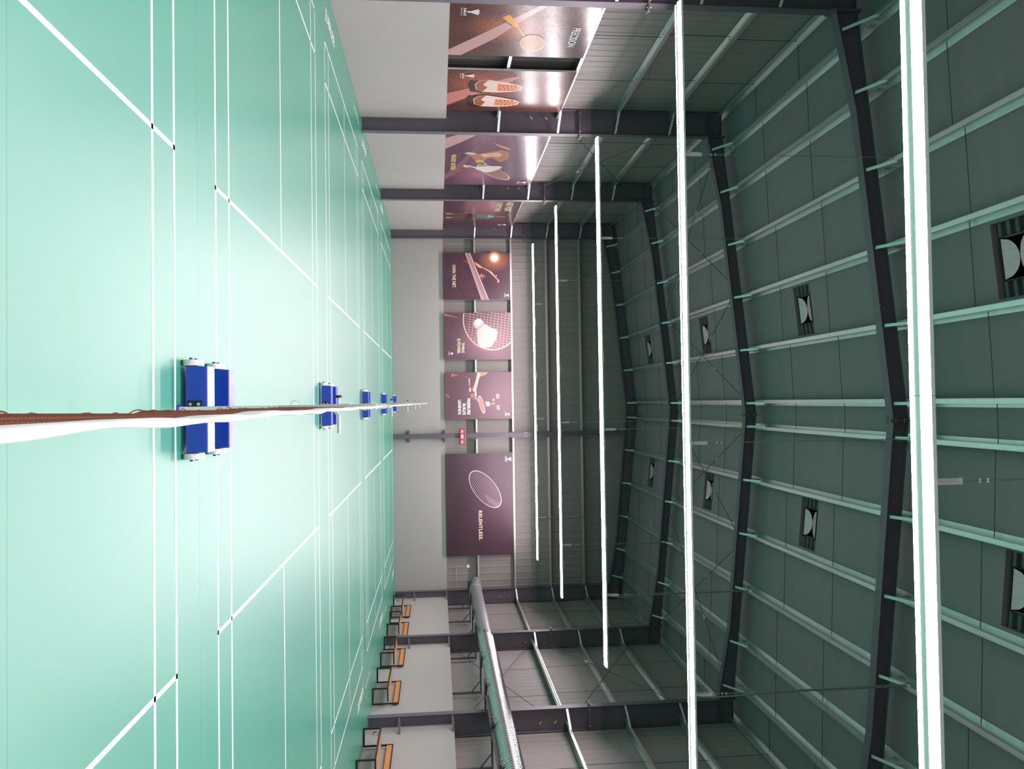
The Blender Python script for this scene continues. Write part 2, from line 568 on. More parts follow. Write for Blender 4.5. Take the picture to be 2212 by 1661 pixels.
make_frame(FRAMES[0], 'dark steel portal frame nearest the camera, its rafter crossing just behind the nearest lights')
make_frame(FRAMES[1], 'dark steel portal frame second from the camera, columns beside the shoe poster')
make_frame(FRAMES[2], 'dark steel portal frame third from the camera, between the two wide left posters')
make_frame(FRAMES[3], 'dark steel portal frame farthest away, standing against the far end wall')

# ------------------------------------------------------------------ end wall post
t = thing('end_wall_post', 'slim grey steel post rising up the middle of the far wall', 'post', (1.49, 35.72, 0))
m = MB()
m.box(1.39, 1.59, 35.66, 35.672, 0, 10.55)
m.box(1.39, 1.59, 35.87, 35.882, 0, 10.55)
m.box(1.484, 1.496, 35.672, 35.87, 0, 10.55)
m.build('post', 'steel', t)
for z in (0.66, 2.26):
    for s in (-1, 1):
        x0, x1 = 1.49 + s * 0.10, 1.49 + s * 0.27
        MB().prism([(35.68, z), (35.89, z), (35.89, z + 0.06), (35.68, z + 0.06)], min(x0, x1), max(x0, x1), lambda a, b, c: (c, a, b)).build('tab', 'steel', t)
m = MB()
for z in (5.9, 6.0):
    for x in (1.42, 1.56):
        m.tube([(x, 35.62, z), (x, 35.66, z)], 0.02, 6)
m.build('bolts', 'bolt', t)['kind'] = 'stuff'

# ------------------------------------------------------------------ rod bracing and pipe strut
def xbrace(name, a, b, c, d, label, buckle=True):
    t = thing(name, label, 'bracing', tuple((Vector(a) + Vector(c)) / 2), 'rod bracing')
    for p, q in ((a, b), (c, d)):
        p, q = Vector(p), Vector(q)
        rod = MB().tube([p, q], 0.011, 6).build('rod', 'rod', t)
        k = p.lerp(q, 0.35)
        dd = (q - p).normalized()
        MB().tube([k - dd * 0.09, k + dd * 0.09], 0.022, 6).build('turnbuckle', 'galv', t)
    return t
ya_, yb_ = FRAMES[1] + 0.05, FRAMES[2] - 0.05
xbrace('cross_brace', (-7.85, ya_, 5.6), (-7.85, yb_, 9.2), (-7.85, yb_, 5.6), (-7.85, ya_, 9.2), 'thin steel rod cross bracing high on the left wall above the racket poster')
xbrace('cross_brace', (8.78, ya_, 5.6), (8.78, yb_, 9.2), (8.78, yb_, 5.6), (8.78, ya_, 9.2), 'thin steel rod cross bracing high on the right wall above the duct')
xbrace('cross_brace', (8.90, ya_, 2.4), (8.90, yb_, 5.2), (8.90, yb_, 2.4), (8.90, ya_, 5.2), 'thin steel rod cross bracing low on the right wall behind the duct')
for s, side in ((-1, 'left'), (1, 'right')):
    for (d0, d1, nm) in ((0.25, 3.6, 'next to the ridge on the %s slope of the roof' % side), (3.6, 7.9, 'by the eave on the %s slope of the roof' % side)):
        x0, x1 = RX + s * d0, RX + s * d1
        z0, z1 = raft_top(x0) - 0.06, raft_top(x1) - 0.06
        xbrace('cross_brace', (x0, ya_, z0), (x1, yb_, z1), (x1, ya_, z1), (x0, yb_, z0), 'thin rod cross bracing ' + nm)
t = thing('strut_pipe', 'grey steel strut pipe along the right wall between two columns', 'pipe', (8.78, 25.3, 5.35))
MB().tube([(8.78, FRAMES[1] + 0.1, 5.35), (8.78, FRAMES[2] - 0.02, 5.35)], 0.057, 12).build('pipe', 'galv', t)
for yy in (FRAMES[1] + 0.06, FRAMES[2] - 0.05):
    MB().box(8.66, 8.90, yy - 0.02, yy + 0.02, 5.25, 5.45).build('end_plate', 'steel', t)

# ------------------------------------------------------------------ linear lights
def make_light(y, label, LZ=6.38, k=1.0):
    LX0, LX1 = -7.20 * k, 7.15 * k
    t = thing('linear_light', label, 'light', (0, y, LZ), 'suspended linear lights')
    n = 6
    L = (LX1 - LX0) / n
    # two opal faces: the one towards the camera is wider and steeper than the far one
    a, w = math.radians(21), 0.11
    dy, dz = w * math.cos(a), w * math.sin(a)
    a2, w2 = math.radians(12), 0.085
    dy2, dz2 = w2 * math.cos(a2), w2 * math.sin(a2)
    for i in range(n):
        x0, x1 = LX0 + i * L + 0.002, LX0 + (i + 1) * L - 0.002
        m = MB()
        g = 0.05
        prof = [(-g, 0.0), (g, 0.0), (g + dy2, dz2 - 0.004), (g + dy2 + 0.006, dz + 0.03), (0.05, 0.085), (-0.05, 0.085), (-g - dy - 0.006, dz + 0.03), (-g - dy, dz - 0.004)]
        prof = [(p, q + 0.006 if 1 < k else q + 0.004) for k, (p, q) in enumerate(prof)]
        m.prism([(p, q) for p, q in prof], x0, x1, lambda p, q, c: (c, y + p, LZ + q))
        h = m.build('housing', 'white_metal', t)
        for s in (-1, 1):
            m = MB()
            pts = []
            for x in (x0, x1):
                pts += [(x, y + s * g, LZ + 0.002), (x, y + s * (g + (dy2 if s > 0 else dy)), LZ + (dz2 if s > 0 else dz) - 0.002)]
            m.add(pts, [(0, 1, 3, 2)] if s > 0 else [(0, 2, 3, 1)])
            m.build('diffuser', 'lamp', t)
        # driver clip on top edge
        MB().box((x0 + x1) / 2 - 0.15, (x0 + x1) / 2 + 0.15, y - 0.07, y + 0.0, LZ + 0.075, LZ + 0.110).build('driver', 'galv', t)
    for i, x in enumerate((-4.45 * k, 0.77 * k, 5.25 * k)):
        br = MB().box(x - 0.03, x + 0.03, y - 0.012, y + 0.012, LZ + 0.080, LZ + 0.420)
        br.box(x - 0.03, x - 0.018, y - 0.04, y + 0.04, LZ + 0.080, LZ + 0.360)
        br.build('hanger_bracket', 'white_metal', t)
        zt = roof_z(x) - 0.2
        MB().tube([(x, y, LZ + 0.410), (x, y, zt)], 0.0075, 5).build('hanger_wire', 'wire', t)
        for zc in (LZ + 0.600, LZ + 0.680):
            MB().tube([(x - 0.02, y, zc), (x + 0.02, y, zc)], 0.013, 5).build('wire_clamp', 'galv', t)
    # power cable beside the right hanger
    x = 5.25 * k
    MB().tube([(x + 0.02, y, LZ + 0.120), (x + 0.06, y, LZ + 0.420), (x + 0.03, y + 0.02, 8.5), (x + 0.04, y + 0.02, roof_z(x) - 0.21)], 0.016, 6).build('power_cable', 'cable', t)
    return t

make_light(6.88, 'lit white linear light nearest the camera, showing both glowing faces')
make_light(13.78, 'lit white linear light second from the camera')
make_light(21.08, 'lit white linear light third from the camera')
make_light(28.60, 'lit white linear light fourth from the camera')
make_light(34.30, 'lit white linear light farthest away, close to the far wall', 6.22, 0.965)
make_light(-0.40, 'lit white linear light hanging over the near end of the first court', 6.38)

# ------------------------------------------------------------------ roof vents
def make_vent(label):
    t = thing('roof_vent', label, 'vent', (0, 0, 0), 'roof vents')
    hx0, hx1, hy0, hy1 = -0.37, 0.34, -0.36, 0.28
    def sheet(x0, x1, y0, y1, nm='ribbed_sheet'):
        m = MB()
        prof = []
        yy = -VD / 2
        pitch = VD / 4.5
        pts = []
        k = 0
        while yy < VD / 2 + 0.001:
            pts += [(yy, 0.10), (yy + pitch * 0.45, 0.10), (yy + pitch * 0.55, 0.045), (yy + pitch * 0.90, 0.045)]
            yy += pitch
        cl = [(max(y0, min(y1, a)), b) for a, b in pts if y0 - pitch < a < y1 + pitch]
        vs_ = []
        for a, b in cl:
            vs_ += [(x0, a, b), (x1, a, b)]
        m.add(vs_, [(2 * i, 2 * i + 1, 2 * i + 3, 2 * i + 2) for i in range(len(cl) - 1)])
        return m.build(nm, 'vent_black', t, False)
    sheet(-VW / 2, hx0, -VD / 2, VD / 2)
    sheet(hx1, VW / 2, -VD / 2, VD / 2)
    sheet(hx0, hx1, -VD / 2, hy0)
    sheet(hx0, hx1, hy1, VD / 2)
    m = MB()
    e = 0.012
    for (x0, x1, y0, y1) in ((-VW / 2, VW / 2, -VD / 2, -VD / 2 + e), (-VW / 2, VW / 2, VD / 2 - e, VD / 2), (-VW / 2, -VW / 2 + e, -VD / 2, VD / 2), (VW / 2 - e, VW / 2, -VD / 2, VD / 2)):
        m.box(x0, x1, y0, y1, -0.004, 0.11)
    m.build('cut_edge', 'roof', t, False)
    m = MB()
    for (x0, x1, y0, y1) in ((hx0, hx1, hy0, hy0 + e), (hx0, hx1, hy1 - e, hy1), (hx0, hx0 + e, hy0, hy1), (hx1 - e, hx1, hy0, hy1)):
        m.box(x0, x1, y0, y1, 0.005, 0.60)
    m.box(hx0, hx1, hy0, hy1, 0.60, 0.62)
    m.build('shaft', 'vent_dark', t, False)
    MB().box(hx0 + e, hx0 + e + 0.006, hy0 + 0.05, hy1 - 0.02, 0.05, 0.13).build('collar', 'vent_metal', t, False)
    MB().box(hx1 - e - 0.006, hx1 - e, hy0 + 0.05, hy1 - 0.02, 0.05, 0.13).build('collar', 'vent_metal', t, False)
    # two curved deflectors leaning in from the near and far edges
    cx = (hx0 + hx1) / 2
    hw = (hx1 - hx0) / 2 - 0.03
    ym = (hy0 + hy1) / 2
    for s, ye in ((-1, hy0 + 0.02), (1, hy1 - 0.02)):
        m = MB()
        N, K = 18, 8
        vs_ = []
        for i in range(N + 1):
            u = -1 + 2 * i / N
            hgt = math.sqrt(max(0.0, 1 - u * u))
            for k in range(K + 1):
                v = hgt * k / K
                vs_.append((cx + u * hw, ye + (ym - ye) * v * 0.98, 0.02 + 0.06 * v ** 1.2))
        fs = []
        for i in range(N):
            for k in range(K):
                q = (i * (K + 1) + k, (i + 1) * (K + 1) + k, (i + 1) * (K + 1) + k + 1, i * (K + 1) + k + 1)
                fs.append(q)
        m.add(vs_, fs, True)
        m.build('deflector', 'vent_metal', t, False)
    return t

SL = math.atan(0.105)
vent0 = None
names = ['nearest the camera', 'second from the camera', 'third from the camera', 'farthest from the camera']
for j, y in enumerate(VENT_Y):
    for x, side in zip(VENT_X, ('left', 'right')):
        lab = 'square roof vent in dark ribbed panel, %s on the %s slope' % (names[j], side)
        rot = (0, -SL if x < RX else SL, 0)
        if vent0 is None:
            vent0 = make_vent(lab)
            vent0.location = (x, y, roof_z(x))
            vent0.rotation_euler = rot
        else:
            copy_tree(vent0, (x, y, roof_z(x)), lab, rot)

# ------------------------------------------------------------------ nets
def make_net(k, yc, label):
    y0, y1 = yc - 0.022, yc + CW + 0.022
    t = thing('badminton_net', label, 'net', (0, (y0 + y1) / 2, 0), 'badminton nets')
    rnd = random.Random(k)
    ph = [rnd.uniform(0, 6.28) for _ in range(4)]
    def wave(y, v):
        """sideways drift of the cords; v = 0 at tape, 1 at the bottom"""
        return (0.004 * math.sin(5.1 * y + ph[0]) + 0.003 * math.sin(11 * y + ph[1])) * (0.3 + v) + 0.004 * v * math.sin(23 * y + ph[2])
    def ztop(y):
        return 1.524 + 0.026 * ((y - (y0 + y1) / 2) / ((y1 - y0) / 2)) ** 2
    m = MB()
    r = 0.0022
    nv = int((y1 - y0) / 0.02)
    def cord(pts):
        vs_, fs = [], []
        n = 3
        for i, p in enumerate(pts):
            q = pts[min(i + 1, len(pts) - 1)]
            q0 = pts[max(i - 1, 0)]
            horizontal = abs(q[1] - q0[1]) > abs(q[2] - q0[2])
            for a in (0.3, 2.4, 4.5):
                if horizontal:
                    vs_.append((p[0] + r * math.cos(a), p[1], p[2] + r * math.sin(a)))
                else:
                    vs_.append((p[0] + r * math.cos(a), p[1] + r * math.sin(a), p[2]))
        for i in range(len(pts) - 1):
            for a in range(3):
                fs.append((i * 3 + a, i * 3 + (a + 1) % 3, i * 3 + 3 + (a + 1) % 3, i * 3 + 3 + a))
        m.add(vs_, fs)
    for i in range(nv + 1):
        y = y0 + (y1 - y0) * i / nv
        cord([(wave(y, v), y, ztop(y) - 0.05 - 0.71 * v) for v in (0, 0.25, 0.5, 0.75, 1.0)])
    nh = 36
    ns = 70
    for j in range(nh + 1):
        v = j / nh
        cord([(wave(y0 + (y1 - y0) * i / ns, v), y0 + (y1 - y0) * i / ns, ztop(y0 + (y1 - y0) * i / ns) - 0.05 - 0.71 * v) for i in range(ns + 1)])
    o = m.build('netting', 'net', t)
    o['kind'] = 'stuff'
    # white tape folded over the top cord
    ns = 90
    vs_, fs = [], []
    prof = [(-0.006, -0.075), (-0.007, -0.01), (0.0, 0.006), (0.007, -0.01), (0.006, -0.075)]
    for i in range(ns + 1):
        y = y0 + (y1 - y0) * i / ns
        w_ = 1 + 0.25 * math.sin(14 * y + ph[3])
        for a, b in prof:
            vs_.append((wave(y, 0) * 1.6 + a * w_, y, ztop(y) + b + 0.003 * math.sin(9 * y + ph[1])))
    n = len(prof)
    for i in range(ns):
        for a in range(n - 1):
            fs.append((i * n + a, i * n + a + 1, (i + 1) * n + a + 1, (i + 1) * n + a))
    MB().add(vs_, fs, True).build('top_tape', 'tape', t)
    # loose cord loops at the bottom edge
    pts = []
    for i in range(140):
        y = y0 + (y1 - y0) * i / 139
        pts.append((wave(y, 1.0) - 0.004 + 0.006 * math.sin(31 * y + ph[2]), y, ztop(y) - 0.765 + 0.008 * math.sin(17 * y)))
    MB().tube(pts, 0.0028, 4).build('bottom_cord', 'net', t)
    return t
NETL = ['brown badminton net with white tape in the foreground, running towards the camera',
        'brown badminton net on the second court from the camera', 'brown badminton net on the third court from the camera',
        'brown badminton net on the fourth court from the camera', 'brown badminton net on the court by the far wall']
for k, yc in enumerate(COURTS):
    make_net(k, yc, NETL[k])

def make_post(label, winder=True):
    """local frame: post at origin, weighted base reaches towards +y"""
    t = thing('net_post', label, 'net post', (0, 0, 0), 'net posts on blue wheeled bases')
    # blue weight box, bevelled top edges
    m = MB()
    y0, y1, w, h = 0.09, 0.30, 0.335, 0.196
    poly = [(y0, 0.035), (y1, 0.035), (y1, h - 0.008), (y1 - 0.008, h), (y0 + 0.008, h), (y0, h - 0.008)]
    m.prism(poly, -w, w, lambda a, b, c: (c, a, b))
    box = m.build('weight_box', 'blue', t, False)
    MB().box(-0.035, 0.035, -0.035, y0, 0.005, 0.02).build('foot_plate', 'blue', t, False)
    pl = MB().box(-0.07, -0.012, y0 - 0.008, y0, 0.05, 0.155).build('clamp_plate', 'black', t, False)
    for z in (0.072, 0.133):
        MB().disc((-0.041, y0 - 0.012, z), (0, 1, 0), 0.012, 0.010, 12).build('bolt', 'alu', pl, False)
    for s in (-1, 1):
        for yy, r in ((0.135, 0.062), (0.262, 0.062)):
            wl = MB().disc((s * (w + 0.03), yy, r), (1, 0, 0), r, 0.045, 24).build('wheel', 'wheel', t, False)
            MB().disc((s * (w + 0.06), yy, r), (1, 0, 0), 0.014, 0.02, 6).build('axle_nut', 'blue', wl, False)
    MB().box(-0.022, 0.022, -0.022, 0.022, 0.02, 1.50).build('upright', 'post', t, False)
    MB().tube([(0, 0, 1.50), (0, 0, 1.55)], 0.016, 12).build('top_cap', 'post', t, False)
    if winder:
        MB().box(-0.027, 0.027, -0.027, 0.027, 1.13, 1.30).build('slide_collar', 'post', t, False)
        kn = MB().tube([(-0.027, 0, 1.21), (-0.075, 0, 1.21)], 0.010, 8).build('clamp_screw', 'alu', t, False)
        MB().tube([(-0.075, 0, 1.21), (-0.095, 0, 1.21)], 0.026, 10).build('knob', 'black', kn, False)
        ha = MB().tube([(0.027, 0, 1.18), (0.06, 0, 1.21)], 0.014, 8).build('winder', 'post', t, False)
        MB().tube([(0.06, 0, 1.21), (0.20, 0, 1.21)], 0.014, 10).build('winder_handle', 'white_metal', ha, False)
    for z in (0.95, 1.40):
        MB().box(-0.026, 0.026, -0.026, 0.026, z, z + 0.02).build('strap', 'tape', t, False)
    MB().tube([(-0.022, 0, 0.92), (-0.05, 0.0, 0.90), (-0.055, 0, 0.86), (-0.022, 0, 0.84)], 0.004, 5).build('cord_loop', 'tape', t, False)
    return t
post0 = post1 = None
for k in range(5):
    y = COURTS[k] + CW + 0.05
    lab = ['white net post with blue wheeled base at the far end of the foreground net',
           'white net post with blue base at the far end of the second net', 'white net post with blue base at the far end of the third net',
           'white net post with blue base at the far end of the fourth net', 'white net post with blue base nearest the far wall'][k]
    if post0 is None:
        post0 = make_post(lab)
        post0.location = (0, y, 0)
    else:
        copy_tree(post0, (0, y, 0), lab)
    if k:
        lab = ['', 'white net post with blue base at the near end of the second net', 'white net post with blue base at the near end of the third net',
               'white net post with blue base at the near end of the fourth net', 'white net post with blue base at the near end of the farthest net'][k]
        if post1 is None:
            post1 = make_post(lab, False)
            post1.location = (0, COURTS[k] - 0.05, 0)
            post1.rotation_euler = (0, 0, PI)
        else:
            copy_tree(post1, (0, COURTS[k] - 0.05, 0), lab, (0, 0, PI))

# ------------------------------------------------------------------ benches
BX = 8.19
def make_bench(label):
    t = thing('bench', label, 'bench', (0, 0, 0), 'benches along the right wall')
    L, s = 1.78, 0.04
    for y in (0.0, L):
        y0, y1 = y, y + s
        m = MB()
        m.box(0, s, y0, y1, 0, 0.466)
        m.box(0.44, 0.48, y0, y1, 0, 0.76)
        m.box(s, 0.44, y0, y1, 0, s)
        m.box(s, 0.41, y0, y1, 0.426, 0.466)
        m.build('end_frame', 'black_steel', t, False)
    MB().box(0.0, 0.03, s, L, 0.42, 0.466).build('front_rail', 'black_steel', t, False)
    MB().box(0.03, 0.38, s, L, 0.436, 0.464).build('seat', 'wood', t, False)
    MB().box(0.45, 0.475, s, L, 0.60, 0.735).build('backrest', 'wood', t, False)
    MB().box(0.44, 0.48, s, L, 0.735, 0.76).build('top_rail', 'black_steel', t, False)
    return t
BEN = [(18.60, 'black framed pine bench closest to the camera on the right'),
       (23.17, 'black framed pine bench just beyond the second column on the right wall'),
       (26.44, 'black framed pine bench just in front of the third column on the right wall'),
       (29.80, 'black framed pine bench just beyond the third column on the right wall'),
       (32.40, 'black framed pine bench farthest away, by the far right corner')]
b0 = None
for y, lab in BEN:
    if b0 is None:
        b0 = make_bench(lab)
        b0.location = (BX, y, 0)
    else:
        copy_tree(b0, (BX, y, 0), lab)

# ------------------------------------------------------------------ sockets on the right wall
def socket(y, z, label):
    t = thing('wall_socket', label, 'socket', (XR_LOW, y, z), 'wall sockets with plugs')
    MB().box(XR_LOW - 0.012, XR_LOW, y - 0.06, y + 0.06, z - 0.04, z + 0.04).build('plate', 'alu', t)
    MB().tube([(XR_LOW - 0.012, y, z), (XR_LOW - 0.06, y, z)], 0.028, 8).build('plug', 'socket_purple', t)
    MB().tube([(XR_LOW - 0.05, y, z), (XR_LOW - 0.09, y - 0.03, z + 0.06), (XR_LOW - 0.05, y - 0.10, z + 0.10), (XR_LOW - 0.01, y - 0.14, z + 0.08)], 0.008, 6).build('cord', 'rod', t)
    MB().box(XR_LOW - 0.05, XR_LOW - 0.03, y - 0.04, y - 0.02, z - 0.02, z + 0.0).build('tag', 'yellow', t)
socket(21.27, 0.21, 'small wall socket with purple plug just beyond the closest bench')
socket(28.62, 0.20, 'small wall socket with plug beside the third column')
socket(35.2, 0.14, 'small wall socket with plug beyond the farthest bench')

# ------------------------------------------------------------------ spiral duct on brackets
DX, DZ, DR = 8.02, 3.52, 0.26
t = thing('air_duct', 'long round metal air duct running along the right wall', 'duct', (DX, 24, DZ))
def duct_run(name, y0, y1, mat, pitch, r, seam):
    n = 36
    m = MB()
    steps = int((y1 - y0) / pitch)
    prof = []
    for i in range(steps):
        y = y0 + i * pitch
        prof += [(y, r), (y + pitch * 0.80, r), (y + pitch * 0.86, r + seam), (y + pitch * 0.94, r + seam)]
    prof.append((y1, r))
    vs_ = []
    for y, rr in prof:
        for k in range(n):
            a = 2 * PI * k / n
            vs_.append((DX + rr * math.cos(a), y, DZ + rr * math.sin(a)))
    fs = []
    for i in range(len(prof) - 1):
        for k in range(n):
            fs.append((i * n + k, i * n + (k + 1) % n, (i + 1) * n + (k + 1) % n, (i + 1) * n + k))
    m.add(vs_, fs, True)
    return m.build(name, mat, t)
duct_run('spiral_section', 9.0, 26.9, 'duct', 0.12, DR, 0.006)
duct_run('plain_section', 26.9, 33.9, 'duct_grey', 1.4, DR - 0.01, 0.004)
MB().tube([(DX, 26.75, DZ), (DX, 27.1, DZ)], DR + 0.012, 32).build('coupling', 'duct', t)
MB().tube([(DX, 33.9, DZ), (DX, 34.4, DZ + 0.02), (DX - 0.02, 34.9, DZ + 0.06), (DX - 0.04, 35.3, DZ + 0.10)], [DR - 0.02, DR - 0.025, DR - 0.05, DR - 0.07], 28).build('end_elbow', 'duct_grey', t)
MB().tube([(DX, 33.86, DZ), (DX, 33.94, DZ)], DR + 0.012, 32).build('clamp_ring', 'galv', t)
MB().tube([(DX - 0.04, 35.3, DZ + 0.10), (DX - 0.05, 35.5, DZ + 0.12)], [DR - 0.06, DR - 0.12], 20).build('foil_cap', 'foil', t)
MB().tube([(8.3, 35.88, 2.75), (7.45, 35.88, 2.75), (7.4, 35.88, 2.80), (7.4, 35.88, 3.28)], 0.014, 6).build('drain_pipe', 'galv', t)
MB().box(7.34, 7.46, 35.80, 35.88, 3.22, 3.34).build('drain_valve', 'white_metal', t)
# mesh slot panel below the duct
MB().box(DX - 0.06, DX - 0.045, 15.0, 21.6, DZ - 0.345, DZ - 0.25).build('slot_panel', 'black', t)

TIPS = [17.18, 19.48, 22.20, 24.57, 27.89, 30.07, 32.50, 34.57]
PLC = ['closest to the camera', 'second from the camera', 'third from the camera', 'fourth from the camera', 'fifth from the camera',
       'sixth from the camera', 'second farthest from the camera', 'farthest from the camera']
for i, y in enumerate(TIPS):
    t = thing('duct_bracket', 'dark steel bracket under the round duct, ' + PLC[i], 'bracket', (XR_LOW, y, 2.4), 'brackets carrying the duct')
    xa0, xb0 = 7.72, XR_SH - 0.06
    MB().box(xa0, xb0, y - 0.03, y + 0.03, 3.185, 3.235).build('arm', 'steel', t)
    MB().box(XR_SH - 0.15, XR_SH - 0.09, y - 0.03, y + 0.03, LOW_TOP, 3.185).build('leg', 'steel', t)
    MB().bar((8.62, y, 3.185), (XR_SH - 0.12, y, 2.90), 0.03, 0.03).build('stay', 'steel', t)
    MB().box(xa0, xa0 + 0.012, y - 0.04, y + 0.04, 3.20, 3.32).build('end_lip', 'steel', t)
    MB().box(DX - 0.20, DX + 0.20, y - 0.05, y + 0.05, 3.235, 3.259).build('cradle', 'black', t)

# ------------------------------------------------------------------ posters
def poster_bg(name, dark, warm, glow, gpos, grad, soil=0.0):
    m = bpy.data.materials.new(name)
    m.use_nodes = True
    nt = m.node_tree
    b = nt.nodes['Principled BSDF']
    uv = nt.nodes.new('ShaderNodeUVMap')
    sep = nt.nodes.new('ShaderNodeSeparateXYZ')
    nt.links.new(uv.outputs[0], sep.inputs[0])
    dist = nt.nodes.new('ShaderNodeVectorMath'); dist.operation = 'DISTANCE'
    dist.inputs[1].default_value = (gpos[0], gpos[1], 0)
    nt.links.new(uv.outputs[0], dist.inputs[0])
    mr = nt.nodes.new('ShaderNodeMapRange')
    mr.inputs[1].default_value = 0.0; mr.inputs[2].default_value = gpos[2]
    mr.inputs[3].default_value = 1.0; mr.inputs[4].default_value = 0.0
    mr.interpolation_type = 'SMOOTHSTEP'
    nt.links.new(dist.outputs['Value'], mr.inputs[0])
    nz = nt.nodes.new('ShaderNodeTexNoise'); nz.inputs['Scale'].default_value = 3.5; nz.inputs['Detail'].default_value = 5
    nt.links.new(uv.outputs[0], nz.inputs['Vector'])
    m1 = nt.nodes.new('ShaderNodeMix'); m1.data_type = 'RGBA'
    m1.inputs[6].default_value = (*dark, 1); m1.inputs[7].default_value = (*warm, 1)
    nt.links.new(nz.outputs['Fac'], m1.inputs[0])
    m2 = nt.nodes.new('ShaderNodeMix'); m2.data_type = 'RGBA'
    m2.inputs[7].default_value = (*glow, 1)
    nt.links.new(mr.outputs[0], m2.inputs[0])
    nt.links.new(m1.outputs[2], m2.inputs[6])
    last = m2
    if soil:
        n2 = nt.nodes.new('ShaderNodeTexNoise'); n2.inputs['Scale'].default_value = 55; n2.inputs['Detail'].default_value = 6
        nt.links.new(uv.outputs[0], n2.inputs['Vector'])
        r2 = nt.nodes.new('ShaderNodeMapRange'); r2.inputs[1].default_value = 0.35; r2.inputs[2].default_value = 0.65
        r2.inputs[3].default_value = 1 - soil; r2.inputs[4].default_value = 1 + soil
        nt.links.new(n2.outputs['Fac'], r2.inputs[0])
        m3 = nt.nodes.new('ShaderNodeMix'); m3.data_type = 'RGBA'; m3.blend_type = 'MULTIPLY'; m3.inputs[0].default_value = 1
        nt.links.new(m2.outputs[2], m3.inputs[6]); nt.links.new(r2.outputs[0], m3.inputs[7])
        last = m3
    nt.links.new(last.outputs[2], b.inputs['Base Color'])
    b.inputs['Roughness'].default_value = 0.19
    b.inputs['Specular IOR Level'].default_value = 0.9
    nb = nt.nodes.new('ShaderNodeTexNoise'); nb.inputs['Scale'].default_value = 5; nb.inputs['Detail'].default_value = 1
    nt.links.new(uv.outputs[0], nb.inputs['Vector'])
    bp = nt.nodes.new('ShaderNodeBump'); bp.inputs['Strength'].default_value = 0.10; bp.inputs['Distance'].default_value = 0.03
    nt.links.new(nb.outputs['Fac'], bp.inputs['Height']); nt.links.new(bp.outputs[0], b.inputs['Normal'])
    return m

INK = {}
def ink(color, rough=0.19):
    k = (tuple(round(c, 3) for c in color), rough)
    if k not in INK:
        INK[k] = new_mat('poster_ink', color, rough=rough, spec=0.9)
    return INK[k]
WHITE, GOLD, CREAM = (0.85, 0.84, 0.84), (0.80, 0.58, 0.30), (0.85, 0.72, 0.55)

